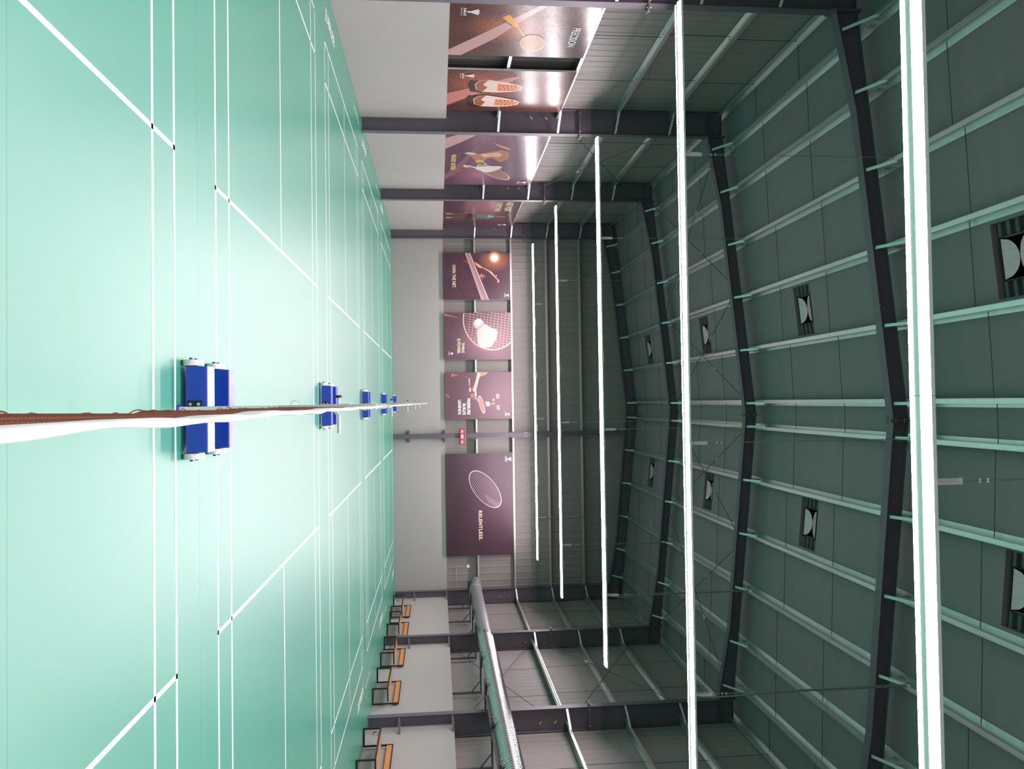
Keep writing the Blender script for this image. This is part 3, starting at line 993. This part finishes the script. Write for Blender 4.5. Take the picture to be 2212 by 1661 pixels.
class Poster:
    """origin = lower left corner, R = reading direction, N = facing the hall"""
    def __init__(self, label, origin, R, N, W, H, bg):
        self.o, self.R, self.N, self.W, self.H = Vector(origin), Vector(R), Vector(N), W, H
        self.n = 0
        self.t = thing('wall_poster', label, 'poster', tuple(self.o), 'badminton posters on the walls')
        mp = self.map
        m = MB()
        c = [(0, 0), (W, 0), (W, H), (0, H)]
        m.add([mp(a, b, -0.045) for a, b in c] + [mp(a, b, -0.0005) for a, b in c], [(3, 2, 1, 0), (0, 1, 5, 4), (1, 2, 6, 5), (2, 3, 7, 6), (3, 0, 4, 7)])
        m.build('frame_edge', 'alu', self.t)
        e = 0.012
        o = MB().add([mp(a, b, 0) for a, b in c], [(0, 1, 2, 3)]).build('print', bg, self.t)
        uvl = o.data.uv_layers.new(name='UVMap')
        for i, q in enumerate([(0, 0), (1, 0), (1, 1), (0, 1)]):
            uvl.data[i].uv = q
    def map(self, a, b, c):
        return tuple(self.o + self.R * a + Vector((0, 0, 1)) * b + self.N * c)
    def lift(self):
        self.n += 1
        return 0.0012 + 0.0006 * self.n
    def poly(self, pts, color, name='motif'):
        z = self.lift()
        MB().add([self.map(a, b, z) for a, b in pts], [tuple(range(len(pts)))]).build(name, ink(color), self.t)
    def strip(self, p, q, w, color, name='motif'):
        p, q = Vector((p[0], p[1])), Vector((q[0], q[1]))
        d = (q - p).normalized()
        s = Vector((-d.y, d.x)) * w / 2
        self.poly([tuple(p - s), tuple(q - s), tuple(q + s), tuple(p + s)], color, name)
    def strips(self, segs, w, color, name='strings'):
        z = self.lift()
        m = MB()
        for p, q in segs:
            p, q = Vector(p), Vector(q)
            d = (q - p)
            if d.length < 1e-4:
                continue
            d.normalize()
            s = Vector((-d.y, d.x)) * w / 2
            m.add([self.map(*tuple(v), z) for v in (p - s, q - s, q + s, p + s)], [(0, 1, 2, 3)])
        m.build(name, ink(color), self.t)
    def ellipse(self, c, ra, rb, ang, color, ring=None, name='motif', n=40, a0=0, a1=2 * PI):
        ca, sa = math.cos(ang), math.sin(ang)
        f = lambda k, u: (c[0] + (ra * k * math.cos(u)) * ca - (rb * k * math.sin(u)) * sa, c[1] + (ra * k * math.cos(u)) * sa + (rb * k * math.sin(u)) * ca)
        us = [a0 + (a1 - a0) * i / n for i in range(n + 1)]
        if ring is None:
            self.poly([f(1, u) for u in us[:-1]], color, name)
        else:
            z = self.lift()
            vs_ = []
            for u in us:
                vs_ += [self.map(*f(1, u), z), self.map(*f(1 - ring, u), z)]
            MB().add(vs_, [(2 * i, 2 * i + 2, 2 * i + 3, 2 * i + 1) for i in range(n)]).build(name, ink(color), self.t)
    def inside(self, c, ra, rb, ang, p):
        ca, sa = math.cos(ang), math.sin(ang)
        dx, dy = p[0] - c[0], p[1] - c[1]
        u, v = (dx * ca + dy * sa) / ra, (-dx * sa + dy * ca) / rb
        return u * u + v * v < 1
    def chords(self, c, ra, rb, ang, n1, n2, w, color):
        """racket strings clipped to the head"""
        ca, sa = math.cos(ang), math.sin(ang)
        g = lambda u, v: (c[0] + u * ca - v * sa, c[1] + u * sa + v * ca)
        segs = []
        for i in range(1, n1):
            u = -ra + 2 * ra * i / n1
            h = rb * math.sqrt(1 - (u / ra) ** 2) * 0.96
            segs.append((g(u, -h), g(u, h)))
        for i in range(1, n2):
            v = -rb + 2 * rb * i / n2
            h = ra * math.sqrt(1 - (v / rb) ** 2) * 0.96
            segs.append((g(-h, v), g(h, v)))
        self.strips(segs, w, color)
    def text(self, body, s0, s1, t0, t1, color, bold=0.02, spacing=1.0):
        vs_, fs = fit_text(body, s1 - s0, t1 - t0, bold, spacing)
        z = self.lift()
        MB().add([self.map(s0 + a, t0 + b, z) for a, b in vs_], fs).build('lettering', ink(color), self.t)
    def logo(self, s, t, k):
        """shuttlecock mark, cork down, with the club name under it; k = height"""
        z = self.lift()
        m = MB()
        def P(pts):
            m.add([self.map(s + a * k, t + b * k, z) for a, b in pts], [tuple(range(len(pts)))])
        P([(0.12 * math.cos(a), 0.10 + 0.12 * math.sin(a)) for a in [PI + PI * i / 10 for i in range(11)]] + [(0.12, 0.22), (-0.12, 0.22)])
        for i in range(5):
            a = (-2 + i) * 0.23
            b0, b1 = -0.11 + 0.22 * i / 5, -0.11 + 0.22 * (i + 1) / 5
            tx, ty = 0.86 * math.sin(a), 0.25 + 0.66 * math.cos(a)
            P([(b0, 0.25), (b1, 0.25), (tx + 0.075, ty - 0.02), (tx, ty + 0.06), (tx - 0.075, ty - 0.02)])
        m.build('logo', ink(WHITE), self.t)
        self.text('JUBILEE', s - 0.62 * k, s + 0.62 * k, t - 0.36 * k, t - 0.10 * k, WHITE, 0.02)
        self.text('BADMINTON CLUB', s - 0.58 * k, s + 0.58 * k, t - 0.52 * k, t - 0.42 * k, WHITE, 0.0)

PH = 3.08
LX, FY = -7.88, 35.82
ROSE = (0.58, 0.33, 0.32)

# --- left wall, racket on the court
bgA = poster_bg('print_racket', (0.045, 0.018, 0.018), (0.13, 0.05, 0.035), (0.42, 0.12, 0.045), (0.42, 0.40, 0.34), None, soil=0.35)
P = Poster('red brown poster of a racket lying on the court, marked PRECISION', (LX, 15.35, LOW_TOP), (0, 1, 0), (1, 0, 0), 2.32, PH, bgA)
P.poly([(2.32, 0.0), (2.32, 0.28), (1.45, 1.00), (0.55, 1.55), (0.0, 1.95), (0.0, 1.78), (0.75, 1.15), (1.55, 0.45), (2.05, 0.0)], ROSE)
P.poly([(0.42, 0.95), (0.85, 1.28), (0.95, 1.42), (0.62, 1.10)], (0.05, 0.02, 0.02))
P.poly([(0.30, 1.12), (0.40, 1.02), (0.52, 1.10), (0.44, 1.24)], (0.16, 0.05, 0.18))
P.poly([(0.40, 1.22), (0.52, 1.08), (0.93, 1.38), (0.86, 1.47)], (0.80, 0.33, 0.04))
P.strip((0.88, 1.42), (1.42, 1.66), 0.035, (0.72, 0.35, 0.10))
P.ellipse((1.66, 1.78), 0.40, 0.27, 0.15, (0.10, 0.035, 0.02))
P.ellipse((1.63, 1.83), 0.38, 0.25, 0.15, (0.36, 0.15, 0.045))
P.chords((1.63, 1.83), 0.37, 0.24, 0.15, 16, 11, 0.008, (0.62, 0.33, 0.12))
P.ellipse((1.63, 1.83), 0.40, 0.27, 0.15, (0.72, 0.38, 0.10), ring=0.09)
P.text('PRECISION', 0.85, 1.75, 2.60, 2.78, WHITE, 0.035)
P.logo(0.32, 0.36, 0.26)

# --- left wall, shoes
bgB = poster_bg('print_shoes', (0.055, 0.018, 0.018), (0.15, 0.045, 0.035), (0.34, 0.09, 0.04), (0.30, 0.25, 0.40), None, soil=0.35)
P = Poster('red brown poster of a pair of orange and white shoes', (LX, 18.45, LOW_TOP), (0, 1, 0), (1, 0, 0), 2.60, PH, bgB)
P.poly([(2.25, 0.0), (1.45, 0.0), (0.95, 0.75), (0.45, 1.40), (0.30, 1.78), (0.75, 1.50), (1.35, 0.85)], (0.55, 0.20, 0.17))
for dy in (0.0, 0.95):
    base = 0.55 + dy
    P.poly([(base + 0.05, 0.55), (base + 0.30, 0.50), (base + 0.75, 0.58), (base + 0.80, 0.85), (base + 0.60, 1.05), (base + 0.10, 0.95)], (0.03, 0.012, 0.012))
    P.poly([(base, 1.02), (base + 0.06, 0.78), (base + 0.28, 0.68), (base + 0.62, 0.72), (base + 0.75, 0.92), (base + 0.77, 1.25), (base + 0.72, 1.62),
            (base + 0.60, 1.85), (base + 0.42, 1.90), (base + 0.28, 1.80), (base + 0.14, 1.45)], (0.78, 0.58, 0.53))
    P.poly([(base + 0.02, 1.00), (base + 0.08, 0.79), (base + 0.30, 0.70), (base + 0.62, 0.74), (base + 0.72, 0.90), (base + 0.45, 1.00), (base + 0.30, 0.88)], (0.30, 0.09, 0.03))
    P.poly([(base + 0.24, 1.25), (base + 0.66, 1.25), (base + 0.68, 1.60), (base + 0.57, 1.83), (base + 0.42, 1.87), (base + 0.30, 1.72)], (0.72, 0.20, 0.07))
    for q in range(5):
        P.strip((base + 0.28, 1.30 + q * 0.10), (base + 0.62, 1.33 + q * 0.10), 0.022, (0.24, 0.07, 0.06))
        P.strip((base + 0.30, 1.35 + q * 0.10), (base + 0.62, 1.28 + q * 0.10), 0.020, (0.85, 0.45, 0.32))
P.logo(0.30, 0.42, 0.24)

# --- left wall, wide poster: player crouching behind racket and shuttle
bgC = poster_bg('print_player', (0.075, 0.035, 0.065), (0.17, 0.075, 0.12), (0.27, 0.11, 0.18), (0.80, 0.35, 0.35), None)
W = 5.75
P = Poster('wide purple poster of a player behind a racket and shuttlecock on the left wall', (LX, 22.55, LOW_TOP), (0, 1, 0), (1, 0, 0), W, PH, bgC)
def Q(px, py):                                   # sketch units along the print
    return px, py
P.poly([(0, 0.0), (1.9, 0.0), (0.9, 0.35), (0.0, 0.75)], (0.16, 0.07, 0.07))
P.poly([(0.75, 0.0), (1.75, 0.0), (1.0, 0.55), (0.2, 1.05), (0.0, 1.05), (0.0, 0.85)], (0.58, 0.34, 0.36))
P.poly([(4.6, 0.0), (5.2, 0.0), (3.6, 0.65), (1.3, 1.0), (0.7, 1.15), (2.2, 0.75)], (0.24, 0.11, 0.17))
P.poly([(2.15, 0.62), (2.05, 0.85), (2.20, 1.10), (1.95, 1.45), (1.75, 1.75), (1.95, 1.98), (2.35, 2.06), (2.75, 2.0), (3.05, 1.82), (2.9, 1.70), (2.6, 1.52),
        (2.7, 1.35), (3.05, 1.20), (3.2, 1.05), (2.85, 0.95), (2.5, 0.85)], (0.45, 0.17, 0.08))
P.poly([(2.20, 1.10), (2.10, 1.45), (2.0, 1.68), (2.2, 1.82), (2.5, 1.72), (2.45, 1.45), (2.55, 1.25)], (0.75, 0.45, 0.30))
P.poly([(1.05, 1.45), (1.25, 1.62), (1.45, 1.85), (1.62, 2.02), (1.75, 1.98), (1.55, 1.75), (1.35, 1.6)], (0.70, 0.32, 0.20))
P.poly([(2.15, 0.60), (2.02, 0.72), (2.1, 0.98), (2.3, 0.92), (2.25, 0.70)], (0.66, 0.56, 0.55))
P.poly([(3.35, 0.62), (3.45, 0.95), (3.65, 1.0), (3.72, 0.80), (3.6, 0.62)], (0.68, 0.58, 0.57))
P.poly([(4.35, 0.1), (4.2, 0.42), (3.75, 0.80), (3.45, 1.0), (3.3, 1.1), (3.55, 0.85), (4.0, 0.42)], (0.42, 0.10, 0.05))
P.poly([(2.75, 1.05), (3.0, 1.0), (3.05, 1.20), (2.9, 1.28)], (0.72, 0.46, 0.05))
P.strip((2.95, 1.22), (3.40, 1.42), 0.035, (0.85, 0.78, 0.75))
P.ellipse((4.15, 1.68), 1.02, 0.30, 0.55, (0.22, 0.11, 0.10))
P.chords((4.15, 1.68), 1.0, 0.29, 0.55, 26, 9, 0.012, (0.48, 0.28, 0.20))
P.ellipse((4.15, 1.68), 1.04, 0.32, 0.55, (0.80, 0.72, 0.70), ring=0.06)
P.poly([(3.55, 0.95), (3.45, 1.35), (3.40, 1.75), (3.45, 1.88), (3.62, 1.92), (3.80, 1.82), (3.98, 1.70), (4.12, 1.55), (4.18, 1.42), (3.85, 1.08)], (0.80, 0.64, 0.60))
P.text('MEASURED. MASTERED.', 2.25, 3.95, 0.20, 0.36, GOLD, 0.04)
P.logo(5.35, 2.70, 0.24)

# --- left wall, wide poster by the far corner
bgD = poster_bg('print_standing', (0.050, 0.022, 0.035), (0.11, 0.045, 0.06), (0.33, 0.13, 0.16), (0.30, 0.55, 0.42), None)
P = Poster('wide dark red poster of a standing player, in the far left corner', (LX, 29.90, LOW_TOP), (0, 1, 0), (1, 0, 0), 5.55, PH, bgD)
P.poly([(2.75, 0.12), (2.88, 0.12), (2.95, 1.10), (2.80, 1.12), (2.82, 0.6)], (0.30, 0.08, 0.04))
P.poly([(3.40, 0.12), (3.55, 0.12), (3.45, 1.05), (3.30, 1.05)], (0.18, 0.05, 0.035))
for xx in (2.78, 3.44):
    P.poly([(xx - 0.06, 0.12), (xx + 0.14, 0.12), (xx + 0.10, 0.36), (xx - 0.02, 0.36)], (0.65, 0.38, 0.24))
P.poly([(2.78, 1.02), (3.52, 1.0), (3.50, 1.45), (2.85, 1.45)], (0.06, 0.02, 0.02))
P.poly([(2.72, 1.2), (2.85, 1.3), (2.95, 1.95), (2.88, 2.1), (2.76, 1.9)], (0.42, 0.12, 0.06))
P.poly([(3.62, 1.2), (3.52, 1.3), (3.46, 1.95), (3.52, 2.1), (3.62, 1.9)], (0.36, 0.10, 0.05))
P.poly([(2.92, 1.38), (3.42, 1.38), (3.48, 1.9), (3.42, 2.12), (3.24, 2.20), (3.02, 2.12), (2.90, 1.9)], (0.05, 0.20, 0.19))
P.poly([(2.95, 1.88), (3.45, 1.88), (3.40, 2.12), (3.24, 2.16), (3.04, 2.12)], (0.10, 0.42, 0.42))
P.ellipse((3.22, 2.42), 0.13, 0.22, 0.0, (0.40, 0.12, 0.07))
P.strip((2.55, 0.85), (2.50, 1.15), 0.10, (0.42, 0.22, 0.22))
P.text('NEXT POINT', 0.85, 2.30, 2.48, 2.78, CREAM, 0.035)
P.text('IS EVERYTHING', 0.85, 2.30, 2.10, 2.34, CREAM, 0.035)
P.logo(4.75, 2.55, 0.26)

# --- far wall
def far_poster(label, x0, x1, bg):
    return Poster(label, (x0, FY, LOW_TOP), (1, 0, 0), (0, -1, 0), x1 - x0, PH - 0.03, bg)

bgE = poster_bg('print_net', (0.065, 0.028, 0.042), (0.12, 0.05, 0.08), (0.45, 0.17, 0.10), (0.14, 0.77, 0.30), None)
P = far_poster('purple poster of a hand over a net, marked OWN THE NET', -6.83, -4.68, bgE)
W, H = P.W, P.H
g = lambda y, x: ((y - 90) / 1470 * W, (x - 20) / 2120 * H)
for off in (0, 130, 260, 480):
    segs = []
    for i in range(18):
        a, b = i / 18, (i + 0.6) / 18
        p0, p1 = g(300, 560 - off), g(1450, 990 - off)
        segs.append(((p0[0] + (p1[0] - p0[0]) * a, p0[1] + (p1[1] - p0[1]) * a), (p0[0] + (p1[0] - p0[0]) * b, p0[1] + (p1[1] - p0[1]) * b)))
    P.strips(segs, 0.010, (0.30, 0.12, 0.11), 'net_lines')
P.ellipse(g(240, 1650), 0.30, 0.30, 0, (0.50, 0.20, 0.12))
P.ellipse(g(240, 1650), 0.21, 0.21, 0, (0.85, 0.55, 0.38))
P.ellipse(g(240, 1650), 0.15, 0.15, 0, (0.95, 0.88, 0.82))
P.poly([g(360, 1000), g(430, 1130), g(540, 1270), g(620, 1450), g(680, 1560), g(860, 1700), g(930, 1780), g(980, 1798), g(1035, 1760), g(1000, 1735), g(940, 1740), g(880, 1680),
        g(660, 1450), g(570, 1280), g(550, 1150), g(470, 1060)], (0.78, 0.40, 0.22))
P.poly([g(790, 1165), g(735, 1220), g(800, 1330), g(860, 1375), g(830, 1300), g(800, 1250), g(880, 1290), g(920, 1280), g(850, 1230), g(870, 1190)], (0.58, 0.20, 0.11))
P.ellipse(g(805, 1700), 0.03, 0.03, 0, (0.85, 0.68, 0.6))
P.poly([g(90, 715), g(90, 865), g(1560, 1455), g(1560, 1215)], (0.40, 0.22, 0.24))
P.strip(g(90, 860), g(1560, 1445), 0.035, (0.78, 0.62, 0.62))
P.strip(g(90, 725), g(1560, 1235), 0.030, (0.66, 0.48, 0.48))
P.strip(g(90, 760), g(1560, 1285), 0.022, (0.66, 0.48, 0.48))
P.poly([g(300, 630), g(330, 800), g(430, 800), g(360, 690)], (0.30, 0.06, 0.05))
P.text('OWN THE NET.', (460 - 90) / 1470 * W, (1185 - 90) / 1470 * W, (305 - 20) / 2120 * H, (415 - 20) / 2120 * H, CREAM, 0.03)
P.logo(1.94, 2.86 - 0.02, 0.15)

bgF = poster_bg('print_shuttle', (0.085, 0.04, 0.055), (0.15, 0.065, 0.10), (0.30, 0.15, 0.19), (0.60, 0.62, 0.60), None)
P = far_poster('purple poster of a big shuttlecock hitting racket strings, marked TIMING IS POWER', -4.10, -1.95, bgF)
W, H = P.W, P.H
g = lambda y, x: ((y - 75) / 1480 * W, (x - 60) / 2110 * H)
C0, RA, RB, AN = g(330, 1560), 1.36, 1.30, 0.3
segs = []
def clipseg(p, q):
    n = 60
    run = None
    for i in range(n + 1):
        s = (p[0] + (q[0] - p[0]) * i / n, p[1] + (q[1] - p[1]) * i / n)
        ok = 0.0 <= s[0] <= W and 0.0 <= s[1] <= H and P.inside(C0, RA, RB, AN, s)
        if ok and run is None:
            run = s
        if (not ok or i == n) and run is not None:
            segs.append((run, s)); run = None
for i in range(-14, 30):
    clipseg(g(70 + i * 82, 600), g(70 + i * 82 + 290, 2200))
for i in range(0, 12):
    clipseg(g(60, 900 + i * 112), g(1560, 750 + i * 112))
P.strips(segs, 0.014, (0.68, 0.42, 0.34))
us = [PI * 0.6 + PI * 1.6 * i / 240 for i in range(241)]
f = lambda k, u: (C0[0] + RA * k * math.cos(u) * math.cos(AN) - RB * k * math.sin(u) * math.sin(AN), C0[1] + RA * k * math.cos(u) * math.sin(AN) + RB * k * math.sin(u) * math.cos(AN))
ok = lambda p: 0.0 <= p[0] <= W and 0.0 <= p[1] <= H
rim = [u for u in us if ok(f(1, u)) and ok(f(0.965, u))]
z = P.lift()
mm = MB()
for u in rim:
    v = u + PI * 1.6 / 240
    if ok(f(1, v)) and ok(f(0.965, v)):
        mm.add([P.map(*f(1, u), z), P.map(*f(1, v), z), P.map(*f(0.965, v), z), P.map(*f(0.965, u), z)], [(0, 1, 2, 3)])
mm.build('racket_rim', ink((0.78, 0.52, 0.42)), P.t)
P.poly([g(60, 50), g(100, 60), g(215, 480), g(235, 500), g(200, 330), g(165, 50)], (0.50, 0.17, 0.08))
P.poly([g(420, 1310), g(560, 1560), g(600, 1690), g(700, 1750), g(900, 1700), g(1000, 1650), g(1150, 1540), g(1180, 1400), g(1160, 1200), g(1050, 1120), g(700, 1095), g(600, 1110)], (0.80, 0.66, 0.60))
P.poly([g(420, 1320), g(560, 1560), g(600, 1690), g(700, 1750), g(900, 1700), g(1000, 1640), g(700, 1420)], (0.88, 0.82, 0.78))
sg = []
for i in range(8):
    sg.append((g(600 - i * 25, 1110 + i * 25), g(1160 - i * 70, 1180 + i * 62)))
P.strips(sg, 0.022, (0.56, 0.40, 0.38), 'quills')
P.ellipse(g(430, 1150), 0.235, 0.235, 0, (0.62, 0.45, 0.48))
P.ellipse(g(390, 1170), 0.17, 0.17, 0, (0.80, 0.70, 0.70))
P.strip(g(420, 1310), g(600, 1105), 0.06, (0.45, 0.33, 0.36))
P.text('TIMING', (1010 - 75) / 1480 * W, (1340 - 75) / 1480 * W, (605 - 60) / 2110 * H, (700 - 60) / 2110 * H, CREAM, 0.03)
P.text('IS POWER.', (895 - 75) / 1480 * W, (1365 - 75) / 1480 * W, (470 - 60) / 2110 * H, (570 - 60) / 2110 * H, CREAM, 0.03)
P.logo(1.86, 0.26, 0.15)

bgG = poster_bg('print_arm', (0.10, 0.045, 0.065), (0.16, 0.075, 0.105), (0.20, 0.10, 0.13), (0.55, 0.75, 0.7), None)
P = far_poster('purple poster of an arm with a racket, marked PRESSURE BUILDS LEGENDS', -1.38, 0.76, bgG)
W, H = P.W, P.H
g = lambda y, x: ((y - 405) / 1190 * W, (x + 65) / 1705 * H)
P.poly([g(405, 770), g(405, 900), g(520, 830), g(640, 790), g(860, 735), g(1000, 748), g(1040, 720), g(1000, 690), g(930, 700), g(860, 640), g(700, 700), g(560, 740)], (0.80, 0.52, 0.45))
P.poly([g(405, 820), g(405, 1050), g(470, 980), g(520, 850)], (0.60, 0.26, 0.20))
for a, b, c, d in ((945, 650, 980, 590), (960, 690, 1020, 590), (985, 715, 1055, 610), (1010, 735, 1100, 665)):
    P.strip(g(a, b), g(c, d), 0.035, (0.62, 0.28, 0.26))
P.poly([g(560, 580), g(560, 545), g(740, 545), g(800, 600), g(880, 610), g(910, 580), g(870, 540), g(790, 560), g(740, 570)], (0.72, 0.40, 0.28))
P.poly([g(420, 110), g(440, 180), g(490, 400), g(560, 600), g(540, 520), g(470, 300), g(530, 90)], (0.45, 0.14, 0.10))
P.strip(g(1040, 715), g(1140, 785), 0.03, (0.85, 0.75, 0.75))
P.ellipse(g(1225, 868), 0.41, 0.105, 0.26, (0.45, 0.21, 0.19))
P.chords(g(1225, 868), 0.40, 0.10, 0.26, 14, 5, 0.009, (0.62, 0.34, 0.30))
P.ellipse(g(1225, 868), 0.42, 0.115, 0.26, (0.85, 0.74, 0.72), ring=0.09)
P.ellipse(g(1215, 1030), 0.105, 0.10, 0, (0.78, 0.62, 0.62))
P.poly([g(1170, 1010), g(1140, 975), g(1150, 965), g(1220, 975), g(1225, 1000)], (0.70, 0.50, 0.50))
P.poly([g(940, -60), g(955, -60), g(1040, 50), g(1025, 60)], (0.62, 0.36, 0.30))
P.text('PRESSURE', (1065 - 405) / 1190 * W, (1475 - 405) / 1190 * W, (498 + 65) / 1705 * H, (578 + 65) / 1705 * H, WHITE, 0.035)
P.text('BUILDS', (1195 - 405) / 1190 * W, (1480 - 405) / 1190 * W, (383 + 65) / 1705 * H, (463 + 65) / 1705 * H, WHITE, 0.035)
P.text('LEGENDS.', (1100 - 405) / 1190 * W, (1480 - 405) / 1190 * W, (268 + 65) / 1705 * H, (348 + 65) / 1705 * H, WHITE, 0.035)
P.text('20', (955 - 405) / 1190 * W, (1080 - 405) / 1190 * W, (1238 + 65) / 1705 * H, (1325 + 65) / 1705 * H, (0.80, 0.48, 0.36), 0.035)
P.text('20', (1240 - 405) / 1190 * W, (1365 - 405) / 1190 * W, (1250 + 65) / 1705 * H, (1330 + 65) / 1705 * H, (0.80, 0.48, 0.36), 0.035)
P.text('0', (1085 - 405) / 1190 * W, (1135 - 405) / 1190 * W, (1140 + 65) / 1705 * H, (1200 + 65) / 1705 * H, (0.82, 0.58, 0.38), 0.035)
P.text('2', (1178 - 405) / 1190 * W, (1228 - 405) / 1190 * W, (1140 + 65) / 1705 * H, (1200 + 65) / 1705 * H, (0.82, 0.58, 0.38), 0.035)
P.logo(1.93, 2.80, 0.15)

bgH = poster_bg('print_relentless', (0.038, 0.017, 0.027), (0.075, 0.032, 0.052), (0.10, 0.045, 0.07), (0.45, 0.75, 0.6), None)
P = far_poster('wide dark purple poster of a tilted racket head, marked RELENTLESS', 2.30, 6.92, bgH)
W, H = P.W, P.H
g = lambda y, x: ((y - 325) / 910 * W, (x - 593) / 607 * H)
c0 = g(648, 947)
ang = math.atan2(g(800, 1070)[1] - g(495, 830)[1], g(800, 1070)[0] - g(495, 830)[0])
ra, rb = 1.02, 0.50
ca, sa = math.cos(ang), math.sin(ang)
segs = []
for i in range(1, 27):
    off = -1.0 + 2.0 * i / 27
    # long diagonal strings
    d = (0.86, -0.51)
    q = (c0[0] + 0.98 * off * 0.80, c0[1] + 0.98 * off * 0.72)
    pts = [(q[0] + d[0] * k * 0.02, q[1] + d[1] * k * 0.02) for k in range(-60, 61)]
    ins = [p for p in pts if P.inside(c0, ra * 0.97, rb * 0.97, ang, p)]
    if len(ins) > 1:
        segs.append((ins[0], ins[-1]))
P.strips(segs, 0.016, (0.42, 0.30, 0.33))
segs = []
for i in range(7):
    q = (c0[0] + 0.52 + i * 0.06, c0[1] + 0.42 + i * 0.03)
    pts = [(q[0] + 0.55 * k * 0.02, q[1] + 0.83 * k * 0.02) for k in range(-30, 31)]
    ins = [p for p in pts if P.inside(c0, ra * 0.97, rb * 0.97, ang, p) and p[0] > c0[0] + 0.25]
    if len(ins) > 1:
        segs.append((ins[0], ins[-1]))
P.strips(segs, 0.012, (0.36, 0.25, 0.28))
P.ellipse(c0, ra, rb, ang, (0.62, 0.52, 0.54), ring=0.045, n=60)
P.strip(g(445, 740), g(495, 795), 0.012, (0.20, 0.12, 0.15))
P.text('RELENTLESS.', (838 - 325) / 910 * W, (1102 - 325) / 910 * W, (884 - 593) / 607 * H, (916 - 593) / 607 * H, CREAM, 0.03, 1.15)
P.logo(0.30, 2.80, 0.20)

# ------------------------------------------------------------------ exit sign
t = thing('exit_sign', 'small red lit exit sign in three parts on the far wall post', 'sign', (1.53, 35.60, 3.07))
MB().box(1.17, 1.89, 35.58, 35.655, 2.95, 3.20).build('case', 'exit_case', t)
MB().box(1.20, 1.86, 35.575, 35.585, 3.205, 3.215).build('top_edge', 'alu', t)
for i in range(3):
    x0 = 1.195 + i * 0.232
    pn = MB().box(x0, x0 + 0.205, 35.566, 35.58, 2.99, 3.165).build('panel', 'red', t)
vs_, fs = fit_text('EXIT', 0.17, 0.09, 0.02)
MB().add([(1.443 + a, 35.564, 3.035 + b) for a, b in vs_], fs).build('lettering', 'sign_white', t)
for i, s in ((0, -1), (2, 1)):
    cx = 1.195 + i * 0.232 + 0.1025
    MB().add([(cx + a, 35.564, 3.078 + b) for a, b in ((-0.06 * s, -0.012), (0.01 * s, -0.012), (0.01 * s, -0.045), (0.065 * s, 0.0), (0.01 * s, 0.045), (0.01 * s, 0.012), (-0.06 * s, 0.012))],
             [tuple(range(7)) if s < 0 else tuple(reversed(range(7)))]).build('arrow', 'sign_white', t)
